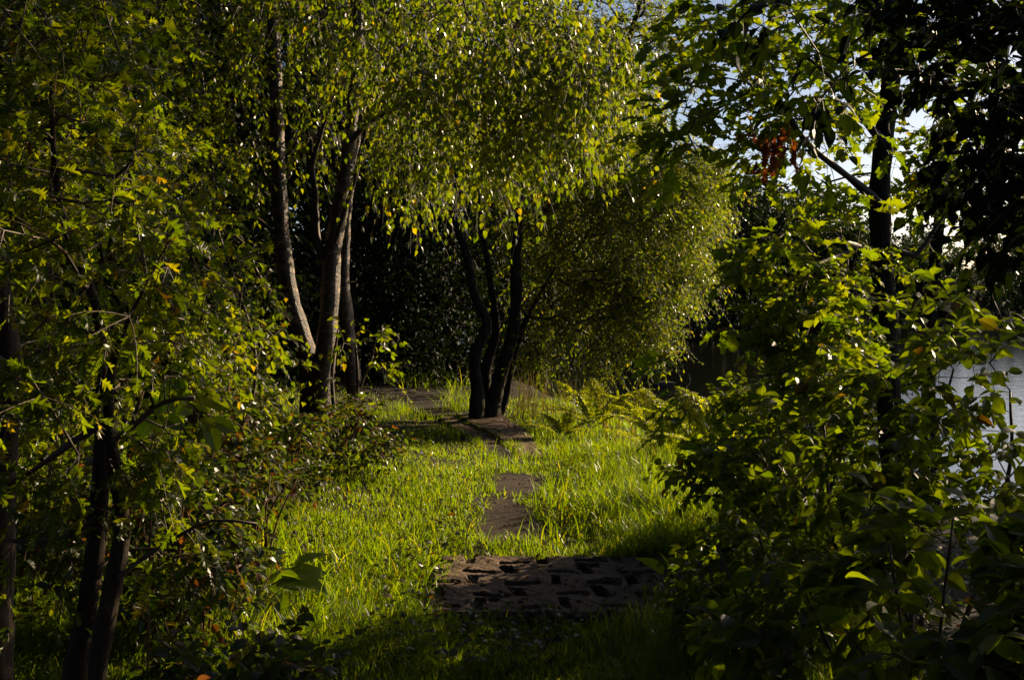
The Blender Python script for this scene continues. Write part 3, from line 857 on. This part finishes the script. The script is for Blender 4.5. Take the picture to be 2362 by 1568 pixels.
# mid distance shrubs behind the hawthorns
HZ = [("hazel_bush", 'tall sunlit hazel bush glowing behind the hawthorn twigs', 150, 1250, 5.6, [(60, 350, 0), (180, 250, .2), (300, 400, 0), (380, 600, .1)],
       [(120, 300, 5.6, 190, 200, .7, 90), (320, 420, 5.8, 180, 170, .7, 90), (150, 650, 5.5, 200, 180, .6, 80), (380, 700, 5.7, 130, 160, .6, 60), (200, 950, 5.4, 220, 150, .6, 70)], T_haw, 'haw_leaf', 40, .048),
      ("hazel_bush", 'smaller hazel bush with yellowing leaf tips left of the forked birch', 470, 1120, 7.6, [(420, 600, 0), (500, 520, .2), (560, 650, 0), (600, 760, 0)],
       [(450, 560, 7.6, 130, 150, .7, 70), (560, 720, 7.4, 90, 110, .5, 44), (430, 780, 7.2, 150, 110, .6, 60), (520, 900, 7.0, 110, 60, .4, 26)], T_birch, 'haw_leaf', 41, .05),
      ("birch_tree", 'leafy young birch filling the upper left behind the hawthorns', 380, 1000, 10.5, [(380, 200, 0), (460, 100, .2), (300, 100, .3)],
       [(430, 150, 10, 250, 190, 1.2, 220), (300, 350, 10, 230, 170, 1.2, 130), (500, 380, 10.3, 140, 140, .9, 70), (200, 60, 10, 260, 190, 1.4, 140)], T_birch, 'birch_leaf', 42, .05),
      ("hazel_bush", 'low spreading bush with small leaves at the foot of the forked birch', 560, 1040, 9.2, [(600, 800, 0), (540, 800, .1), (640, 880, 0), (470, 880, 0)],
       [(600, 780, 9.0, 90, 80, .5, 40), (520, 850, 8.8, 120, 80, .5, 46), (630, 700, 9.6, 50, 70, .4, 12)], T_birch, 'haw_leaf', 43, .045),
      ("hazel_bush", 'small leafy shoot leaning over the path from behind the slender birch', 790, 960, 10.0, [(820, 790, -.1), (860, 820, -.1), (780, 760, 0)],
       [(820, 800, 9.8, 60, 50, .3, 16), (800, 900, 9.6, 60, 60, .3, 14), (870, 850, 9.7, 40, 40, .2, 6)], T_birch, 'haw_leaf', 44, .055)]
for (nm, lb, u, v, Yd, st, el, tp, lm, sd, sz) in HZ:
    bush(nm, lb, 'tree' if 'tree' in nm else 'bush', u, v, Yd, st, el, tp, M[lm], sd, w=12, dens=(.32 if 'tree' in nm else .3), m=4, L=.26, nl=6, size=sz * 1.15, rtip=.0022, down=.1, sag=.25, droop=.5, tilt=.7, flat=.6, wob=.15)

# brambles
BR = [('tangled bramble with reddish stems in front of the forked birch', 640, 1110, 8.0, [(560, 960, 7.9, 90, 60, .4, 26), (660, 1010, 8.0, 90, 60, .4, 30), (600, 1080, 7.4, 110, 50, .4, 26)]),
      ('low bramble of serrated leaves hugging the foot of the birch on the path side', 780, 1070, 8.8, [(760, 1010, 8.8, 70, 60, .3, 26), (820, 960, 9.0, 60, 50, .3, 18), (880, 1020, 8.6, 90, 25, .3, 14)]),
      ('dry reddish bramble thicket between the hawthorn and the birch', 500, 1180, 6.4, [(470, 1000, 6.6, 100, 90, .4, 30), (530, 1080, 6.4, 100, 70, .4, 30), (430, 1100, 6.0, 110, 90, .4, 30)]),
      ('shaded bramble low behind the twin hawthorn stems', 330, 1330, 4.6, [(330, 1100, 4.8, 120, 90, .3, 26), (130, 1200, 4.6, 150, 110, .4, 36), (440, 1150, 5.0, 90, 70, .3, 20)]),
      ('bramble trailing over the turf edge under the bird-foot twigs', 600, 1220, 6.0, [(560, 1150, 6.2, 90, 40, .3, 18), (680, 1110, 7.2, 80, 30, .3, 14)])]
BR += [('low dark bramble mound between the docks and the hawthorn stems', 470, 1400, 4.6, [(490, 1280, 4.7, 110, 40, .3, 30), (400, 1340, 4.5, 50, 40, .3, 12)]),
       ('bramble sprawling along the bottom edge under the docks', 420, 1640, 3.3, [(420, 1560, 3.5, 70, 40, .2, 12), (600, 1570, 3.3, 120, 30, .3, 20)])]
BR[4] = ('small trailing bramble at the lit turf edge, nearest the open grass', *BR[4][1:])
for i, (lb, u, v, Yd, el) in enumerate(BR):
    rg = np.random.default_rng(60 + i)
    st = [(el[j % len(el)][0] + rg.uniform(-60, 60), el[j % len(el)][1] + rg.uniform(-40, 20), rg.uniform(-.2, .2)) for j in range(6)]
    bush('bramble', lb, 'bramble', u, v, Yd, st, el, T_ov, M['bramble_leaf'], 60 + i, w=6, bark=M['red_stem'], twmat=M['red_stem'], m=4, L=.2, nl=6, size=.05, rtip=.0016, down=0, sag=.4, droop=.2, tilt=.6, wob=.25, start=.3)


# broad-leaved docks and rosettes
def rosette(name, label, cat, u, v, n, Lf, wf, seed, mat='sallow_leaf', tpl=T_ov, rise=.6, z=None):
    rg = np.random.default_rng(seed)
    b = Pg(u, v)
    e = empty(name, b, label, cat)
    a = np.arange(n) * 2.4 + rg.random(n)
    d = np.stack([np.cos(a), np.sin(a), np.full(n, rise) * rg.uniform(.5, 1.8, n)], 1)
    d = norm(d)
    sl = Lf * rg.uniform(.5, 1.1, n)
    st = np.stack([b + np.zeros((n, 3)), b + d * sl[:, None] * .5, b + d * sl[:, None] * .95 + [0, 0, .0]], 1)
    bg = Bag(); tubes(bg, st, np.broadcast_to([.003, .0025, .0018], (n, 3)), 4, False)
    bg.build('stem', M['red_stem'], e, b, True)
    bg = Bag()
    put_leaves(bg, tpl, st[:, 2], norm(d + [0, 0, -.35] + rg.normal(size=(n, 3)) * .15), np.array([0, 0, 1]) + rg.normal(size=(n, 3)) * .35, wf * rg.uniform(.7, 1.2, n))
    bg.build('leaves', M[mat], e, b)


rosette('dock_plant', 'broad dock plant with big arching leaves on the lit turf edge', 'plant', 590, 1400, 22, .26, .20, 71)
rosette('dock_plant', 'dark dock with drooping leaves left of the lit dock, under the hawthorn', 'plant', 440, 1380, 18, .26, .18, 72)
rosette('dock_plant', 'low dock rosette at the bottom edge beside the hawthorn stems', 'plant', 500, 1540, 16, .16, .13, 73)
rosette('dock_plant', 'single upright dock with a red-blotched leaf at the right end of the slab', 'plant', 1560, 1370, 9, .2, .15, 74, rise=1.2)
rosette('dock_plant', 'broad weed half hidden in grass below the large dock', 'plant', 640, 1480, 12, .14, .10, 75)
# leafy shoot with long lit leaflets
g0 = P(330, 1400, 3.5); g0[2] = float(G(g0[0], g0[1]))
e = empty('creeper_shoot', g0, 'bright hanging shoot of long toothed leaflets beside the hawthorn stem', 'plant')
q, w_ = spline([g0, P(350, 1100, 3.45), P(375, 890, 3.4), P(410, 860, 3.35), P(450, 900, 3.3), P(475, 960, 3.3)], [.004, .0035, .003, .0026, .002, .0012], .05)
bg = Bag(); tubes(bg, q, w_, 6); bg.build('stem', M['red_stem'], e, g0, True)
bg = Bag()
rg = np.random.default_rng(76)
k0 = [int(len(q) * f) for f in (.62, .7, .78, .86, .93, .98)]
for j in k0:
    for sgn in (-1, 0, 1):
        ax = np.array([.55 * sgn + .25, rg.normal() * .3, -.75 + .25 * abs(sgn)]) + rg.normal(size=3) * .12
        put_leaves(bg, T_ov, q[j][None] + ax[None] * .015, ax[None], np.array([[.2 * sgn, -1, .5]]) + rg.normal(size=(1, 3)) * .3, rg.uniform(.075, .115), np.array([.8]))
bg.build('leaves', M['grass'], e, g0)


# iris blades and rushes
def rush(name, label, cat, pts, n, h, seed, mat='reed', spread=.1, w=.006, lean=.25, group=None):
    rg = np.random.default_rng(seed)
    b = Pg(*pts)
    e = empty(name, b, label, cat, group)
    bg = Bag()
    xx = b[0] + rg.normal(size=n) * spread; yy = b[1] + rg.normal(size=n) * spread
    global rng
    rng = rg
    blades(bg, xx, yy, h * rg.uniform(.6, 1.1, n), np.full(n, w) * rg.uniform(.6, 1.2, n), lean, 5)
    bg.build('blades', M[mat], e, b)


rush('iris_plant', 'few tall upright sword-shaped leaves standing in the left turf', 'plant', (575, 1300), 7, .46, 80, 'grass', .03, .02, .12)
rush('rush_clump', 'dry brown rush clump just right of the willow base', 'rushes', (1215, 960), 100, .8, 81, spread=.16, w=.008)
rush('rush_clump', 'tall rush clump behind the far end of the slabs by the water', 'rushes', (1290, 965), 70, .8, 82, spread=.2, w=.007)
rush('rush_clump', 'dark rush clump at the pond edge left of the bright ferns', 'rushes', (1350, 945), 70, .8, 83, spread=.25, w=.007)
rush('rush_clump', 'mossy grass tussock on the left side of the willow base', 'rushes', (1060, 950), 200, .55, 84, 'grass', .14, .007, .8)
rush('reed_clump', 'green iris-like reeds standing between the ferns and the water', 'reeds', (1420, 1010), 14, .75, 85, 'reed', .12, .016, .25)
rush('reed_clump', 'slim reeds rising behind the taller fern', 'reeds', (1500, 1040), 14, .8, 86, 'reed', .15, .014, .3)
rush('rush_clump', 'sunlit grass clump far along the path in the shaded wood', 'rushes', (985, 890), 240, .5, 87, 'grass', .5, .012, .8)


# ferns
def fern(label, u, v, dirs, seed, Lf=.6, mat='fern', dz=0.0):
    rg = np.random.default_rng(seed)
    b = Pg(u, v); b[2] += dz
    e = empty('fern', b, label, 'fern')
    for (a, el, ls) in dirs:
        L = Lf * ls
        n = 20
        s = np.linspace(0, 1, n)
        h = np.array([math.cos(a), math.sin(a), 0])
        pts = b + h * (L * (s * math.cos(el) + .35 * s ** 2))[:, None] + np.array([0, 0, 1]) * (L * (math.sin(el) * s - .32 * s ** 2.6))[:, None]
        rg2 = rg.normal(size=3) * .04 * L
        pts = pts + rg2 * (s ** 2)[:, None]
        bg = Bag()
        tubes(bg, pts, .0028 * (1 - s * .8), 4, False)
        t = norm(np.gradient(pts, axis=0))
        sd = norm(np.cross(t, [0, 0, 1.0]))
        up = np.cross(sd, t)
        for sg in (-1, 1):
            for i in range(3, n):
                pl = L * .30 * math.sin(PI * min(1, (s[i] - .08) * .95 + .12)) ** .8 * (1.05 - s[i] * .6)
                if pl < .006:
                    continue
                dr = norm(sd[i] * sg + t[i] * .35 - up[i] * .1 + rg.normal(size=3) * .05)
                m_ = 8
                q = (np.arange(m_) + .3) / m_
                base = pts[i] + dr * (pl * q)[:, None] + np.array([0, 0, -.12 * pl]) * (q ** 2)[:, None]
                for s2 in (-1, 1):
                    ax = norm(np.tile(t[i] * s2 * .9 + dr * .45, (m_, 1)))
                    put_leaves(bg, T_tiny, base, ax, np.tile(up[i], (m_, 1)) + rg.normal(size=(m_, 3)) * .45, pl * .34 * (1.05 - q) + .003)
        bg.build('frond', M[mat], e, b)


fern('bright yellow-green fern with an arched frond catching the sun beside the path', 1370, 1010, [(2.6, 1.15, 1.1), (1.5, 1.25, 1.0), (2.9, .8, .8), (.3, 1.0, 1.1), (-.5, .7, .9), (3.4, .8, .8)], 90, .85, dz=.12)
fern('taller dense fern behind the bright one, tips against the dark water', 1545, 1060, [(1.8, 1.3, 1.1), (2.5, 1.1, 1.0), (.9, 1.2, 1.1), (.1, 1.0, .9), (-1, .8, .7), (3.3, .8, .9), (4.2, .8, .7)], 91, .85)
fern('dark upright fern beside the small sallow, furthest from the path', 1640, 1070, [(1.8, 1.35, 1.1), (2.7, 1.1, .9), (.8, 1.2, 1.1), (0, .9, .9), (3.7, .9, .8)], 92, .95)
fern('young bright fern in the long grass, closest to the path edge', 1300, 1020, [(2.4, 1.0, 1.0), (1.2, 1.2, 1.0), (.2, .9, .9), (3.4, .8, .9), (-.8, .8, .7)], 94, .5, dz=.06)
fern('broad fern between the bright arched fern and the sallow', 1500, 1010, [(2.6, 1.1, 1.0), (1.6, 1.3, 1.0), (.6, 1.1, 1.0), (-.4, .8, .9), (3.7, .8, .9)], 96, .8, dz=.05)
fern('low spreading fern in the grass in front of the bright fern', 1440, 1060, [(0, .5, .8), (.9, .7, .7), (2.4, .5, .9), (3.3, .4, .9), (4.4, .4, .6), (5.4, .5, .8)], 93, .5)

for (x_, y_, a_, l_, lb, mt) in [(.55, 5.72, .9, .09, 'short pale broken twig lying upright-lit on the slotted slab', 'plank'), (.95, 5.35, .15, .42, 'long pale dry stalk lying across the right end of the slotted slab', 'plank'), (.15, 5.3, 2.6, .2, 'thin dark crooked twig lying on the front half of the slotted slab', 'twig')]:
    q = np.array([[x_, y_, .058], [x_ + .5 * l_ * math.cos(a_) + .01, y_ + .5 * l_ * math.sin(a_), .066], [x_ + l_ * math.cos(a_), y_ + l_ * math.sin(a_), .06]])
    bg = Bag(); tubes(bg, q, [.004, .0035, .002], 5)
    tag(bg.build('fallen_twig', M[mt], None, q[0]), lb, 'twig')

# horsetail
b = Pg(385, 1480)
e = empty('horsetail', b, 'feathery horsetail tuft with thread-thin green branches under the hawthorn', 'plant')
rg = np.random.default_rng(95)
bg = Bag()
n = 420
root = b + np.array([0, 0, .04]) + np.stack([rg.normal(size=n) * .05, rg.normal(size=n) * .05, rg.uniform(0, .16, n)], 1)
a = rg.random(n) * 6.28
dd = np.stack([np.cos(a), np.sin(a), rg.uniform(.1, .9, n)], 1)
pts = root[:, None] + dd[:, None] * np.linspace(0, .13, 4)[None, :, None] + np.array([0, 0, -.05]) * (np.linspace(0, 1, 4) ** 2)[None, :, None]
tubes(bg, pts, np.broadcast_to([.0011, .001, .0008, .0004], (n, 4)), 3, False)
bg.build('branches', M['grass'], e, b)
bg = Bag(); tubes(bg, np.array([b, b + [.005, 0, .1], b + [.01, 0, .22]]), [.003, .0025, .001], 5); bg.build('stem', M['red_stem'], e, b)

# hanging dry leaf bunches in the oak
for i, (u, v, lb) in enumerate([(1770, 350, 'rust-brown bunch of dead leaves hanging in the oak, longer and lower one'), (1815, 345, 'smaller rust-brown bunch of dead leaves beside the longer one in the oak')]):
    rg = np.random.default_rng(100 + i)
    c = P(u, v, 5.1)
    n = 26 - 8 * i
    pos = c + rg.normal(size=(n, 3)) * [.035, .035, .06 - .02 * i]
    e = Bag()
    put_leaves(e, T_oak, pos, rg.normal(size=(n, 3)) * .35 + [0, 0, -1], rg.normal(size=(n, 3)), .07)
    tubes(e, np.array([c + [0, 0, .22], c + [.01, 0, .1], c]), [.002, .002, .002], 4)
    tag(e.build('dead_leaf_bunch', M['dry_leaf'], None, c), lb, 'dead leaves')

# mallard on the dark water, with its wake
c = P(1528, 893, 1.0); dr = ray(1528, 893); t = (WATER_Z - CAMZ) / dr[2]
c = np.array([dr[0] * t, dr[1] * t, WATER_Z])
e = empty('duck', c, 'small dark duck swimming on the black pond water', 'duck')
bd = Bag()
s = np.array([-.30, -.26, -.16, 0, .12, .20, .24, .25, .26, .275, .30, .33, .36, .385])
zc = np.array([.11, .09, .06, .045, .05, .08, .12, .16, .20, .225, .235, .235, .225, .22])
rr = np.array([.006, .03, .08, .10, .085, .055, .035, .028, .03, .036, .038, .034, .018, .006])
tubes(bd, np.stack([s * -1, 0 * s, zc], 1) + c, rr, 12)
bd.build('body', M['duck'], e, c, True)
bd = Bag(); tubes(bd, np.array([[-.37, 0, .225], [-.40, 0, .22], [-.43, 0, .216]]) + c, [.014, .012, .005], 8); bd.build('bill', M['dry_leaf'], e, c, True)

# ------------------------------------------------ shaded wood behind
def proto_tree(name, label, seed, H, Rc, z0, nc, nlf, lsize, mat, group, trunk_r=.14):
    rg = np.random.default_rng(seed)
    tp, tr = spline([(0, 0, -.3), (.1, .05, H * .25), (-.1, .1, H * .5), (.15, 0, H * .75), (.1, .1, H * .97)], [trunk_r, trunk_r * .8, trunk_r * .6, trunk_r * .35, .02], .3)
    n = nc
    d = norm(rg.normal(size=(n, 3))); r = rg.random(n) ** .4
    cl = d * r[:, None] * [Rc, Rc, (H - z0) / 2] + [0, 0, (H + z0) / 2]
    cl[:, :2] *= (1 + .25 * np.sin(3 * np.arctan2(cl[:, 1], cl[:, 0]) + seed))[:, None]
    A, R, ch = grow(rg, [(tp, tr)], cl, .15, .008, .45, .7, .12)
    o = empty(name, (0, 0, 0), label, 'tree', group)
    bg = Bag(); tubes(bg, tp, tr, 8); bg.build('trunk', M['bark'], o)
    bg = Bag(); chains_mesh(bg, A, R, ch, 4); bg.build('branches', M['bark'], o)
    tw, ln = twigs(rg, cl, cl.mean(0), 5, .75, .6, .8, .2, .3)
    lf = Bag(); twig_leaves(rg, lf, tw, nlf, T_tiny, lsize, .4, .8, .8, flat=.5); lf.build('crown', mat, o)
    return o


def ring(xy, protos, labels, rg, smin=.85, smax=1.2):
    for i, (x, y) in enumerate(xy):
        p_ = protos[i % len(protos)]
        z = float(G(x, y)) - .1
        if i < len(protos):
            p_.location = (x, y, z); o = p_
            o.rotation_euler = (0, 0, rg.random() * 6.28)
        else:
            copy_thing(p_, (x, y, z), rg.random() * 6.28, rg.uniform(smin, smax))


rg = np.random.default_rng(200)
LBW = 'dark leafy tree standing in the deep shaded wood behind the birches'
pr = [proto_tree('woodland_tree', LBW, 201 + i, H, Rc, z0, 330, 9, .13, M['shade_toned_leaf'], 'dark trees in the wood behind the birches') for i, (H, Rc, z0) in enumerate([(11, 2.6, .6), (12.5, 2.4, 1.5), (9.5, 2.8, .3)])]
xy = [(-1.2, 22), (-3.6, 20), (-6.2, 17.5), (-8.6, 15), (-10.5, 11.5), (-5.2, 23.5), (-.2, 26), (-8.5, 20), (-11.5, 16), (-2.6, 28), (-6.5, 28), (-11, 24), (-14, 19), (-14, 12), (-7.2, 10.8), (-9, 7), (-16, 25), (-4.2, 33), (1.0, 31), (-9, 33), (-6.6, 5.2), (-5.0, 14.2)]
ring(xy, pr, None, rg)
# the wood goes on behind and beside the viewer; unseen, added to cut skylight
for i, (x, y) in enumerate([(-2.5, -4.5), (2.2, -5), (6.5, -3.5), (-6.5, -2.5), (-7.5, 2), (0, -9), (7.5, -9), (-7, -9)]):
    copy_thing(pr[i % 3], (x, y, -.1), rg.random() * 6.28, rg.uniform(.9, 1.15), 'unseen dark leafy tree of the wood behind the viewer, added to cut skylight')['group'] = 'wood behind the viewer'
pc = [proto_tree('sky_blocker_tree', 'unseen tall tree added beside the viewer, its high canopy blocking skylight from the foreground', 230 + i, H, Rc, z0, 420, 10, .15, M['shade_toned_leaf'], 'unseen trees added around the viewer to block skylight', .16) for i, (H, Rc, z0) in enumerate([(10, 3.3, 4.2), (9.5, 3.4, 3.9)])]  # high crowns out of view, added only to block overhead sky
pc[0].location = (-4.6, 1.2, -.1)
pc[1].location = (.9, -1.8, -.1)
copy_thing(pc[0], (5.2, .4, -.2), 2.0, 1.0)
copy_thing(pc[1], (-5.4, 5.6, .2), 1.0, 1.12)
copy_thing(pc[0], (-2.6, -3.4, -.1), 4.0, 1.0)
# bushes between those trunks
LBU = 'low dark bush under the trees of the shaded wood'
pb = [proto_tree('woodland_bush', LBU, 240 + i, H, 1.6, .0, 150, 9, .10, M['shade_toned_leaf'], 'low bushes under the shaded wood', .05) for i, H in enumerate([2.6, 3.4])]
for o in pb:
    o['category'] = 'bush'
xy = [(-4.4, 17.5), (-2.6, 18.6), (-6.5, 14.5), (-1.5, 19.5), (-8, 12.5), (-5.6, 12.2), (0, 21.5), (-3.2, 24), (-4.6, 9.4), (-6, 7.2), (-7.6, 9), (-4.2, 8.0), (-4.4, 6.4), (-5.2, 11.4), (-4.4, 13.0)]
ring(xy, pb, None, rg)
# far bank across the pond
LBF = 'dim leafy tree on the far bank across the pond'
pf = [proto_tree('far_tree', LBF, 260 + i, H, Rc, .0, 260, 9, .26, M['far_leaf'], 'trees on the far bank of the pond', .2) for i, (H, Rc) in enumerate([(8.5, 3.4), (7.5, 3.8), (9.5, 3.0)])]
xy = []
for az in np.arange(1, 31, 1.9):
    hgt = 1
    xy.append((math.tan(math.radians(az)) * (66 + rg.uniform(-2, 4)), 66 + rg.uniform(-3, 4)))
for i, (x, y) in enumerate(xy):
    az = math.degrees(math.atan2(x, y))
    want = np.interp(az, [0, 9, 12, 16, 19, 22, 30], [10, 9.5, 8.5, 6.5, 5.2, 5.0, 5.0])
    p_ = pf[i % 3]; Hh = [8.5, 7.5, 9.5][i % 3]
    s_ = want / Hh
    z = float(G(x, y)) - .2
    if i < 3:
        p_.location = (x, y, z); p_.scale = (s_,) * 3
    else:
        copy_thing(p_, (x, y, z), rg.random() * 6, s_)
LBV = 'low leafy bush lining the far bank of the pond'
vb = copy_thing(pb[0], (6, 61, WATER_Z + .1), 0, 1.2, LBV); vb['group'] = 'bushes lining the far bank'; vb.name = 'bank_bush'
for i, azd in enumerate(np.arange(6, 31, 1.7)):
    rr_ = 61 + rg.uniform(-1, 2)
    copy_thing(vb, (math.tan(math.radians(azd)) * rr_, rr_, WATER_Z + .1), rg.random() * 6, rg.uniform(.9, 1.4))
# nearer overhanging bank trees on the right of the willow
LBB = ['dark bushy tree on the bank right behind the willow crown', 'taller dark tree over the black water right of the willow', 'dark tree seen through the oak leaves above the water']
for i, (x, y, H, Rc) in enumerate([(6.5, 44, 6.6, 3.2), (10.5, 50, 7.4, 3.4), (14.5, 52, 6.4, 3.2)]):
    o = proto_tree('bank_tree', LBB[i], 280 + i, H, Rc, -.6, 330, 9, .2, M['shade_toned_leaf'], None, .16)
    o.location = (x, y, WATER_Z + .1)

# ================================================================== light, sky, camera
az, el = math.radians(SUN_AZ), math.radians(SUN_EL)
w = bpy.data.worlds.new("World")
SC.world = w
w.use_nodes = True
nt = w.node_tree
bgn = nt.nodes["Background"]
sky = nt.nodes.new("ShaderNodeTexSky")
sky.sky_type = 'NISHITA'
sky.sun_disc = False
sky.sun_elevation = el
sky.sun_rotation = az
sky.dust_density = 1.0
sky.air_density = 0.6
nt.links.new(sky.outputs[0], bgn.inputs[0])
bgn.inputs[1].default_value = .062
L = bpy.data.lights.new("sun", 'SUN')
L.energy = 5
L.angle = math.radians(.5)
L.color = (1, .78, .50)
lo_ = bpy.data.objects.new("sun", L)
COL.objects.link(lo_)
sv = Vector((math.sin(az) * math.cos(el), math.cos(az) * math.cos(el), math.sin(el)))
lo_.rotation_euler = sv.to_track_quat('Z', 'Y').to_euler()
lo_.location = sv * 50

cam = bpy.data.cameras.new("camera")
cam.sensor_width = 36
cam.lens = 36 * F / 1024
cam.clip_end = 2000
cam.clip_start = .05
co = bpy.data.objects.new("camera", cam)
COL.objects.link(co)
co.location = (0, 0, CAMZ)
co.rotation_euler = (PI / 2 - TH, 0, 0)
SC.camera = co

SC.view_settings.view_transform = 'Standard'
SC.view_settings.look = 'None'
SC.view_settings.exposure = 0.82
SC.view_settings.gamma = 1
SC.view_settings.use_curve_mapping = False
SC.cycles.use_denoising = True
SC.cycles.max_bounces = 6
SC.cycles.diffuse_bounces = 0
SC.cycles.glossy_bounces = 2
SC.cycles.transmission_bounces = 3
SC.cycles.sample_clamp_indirect = 4
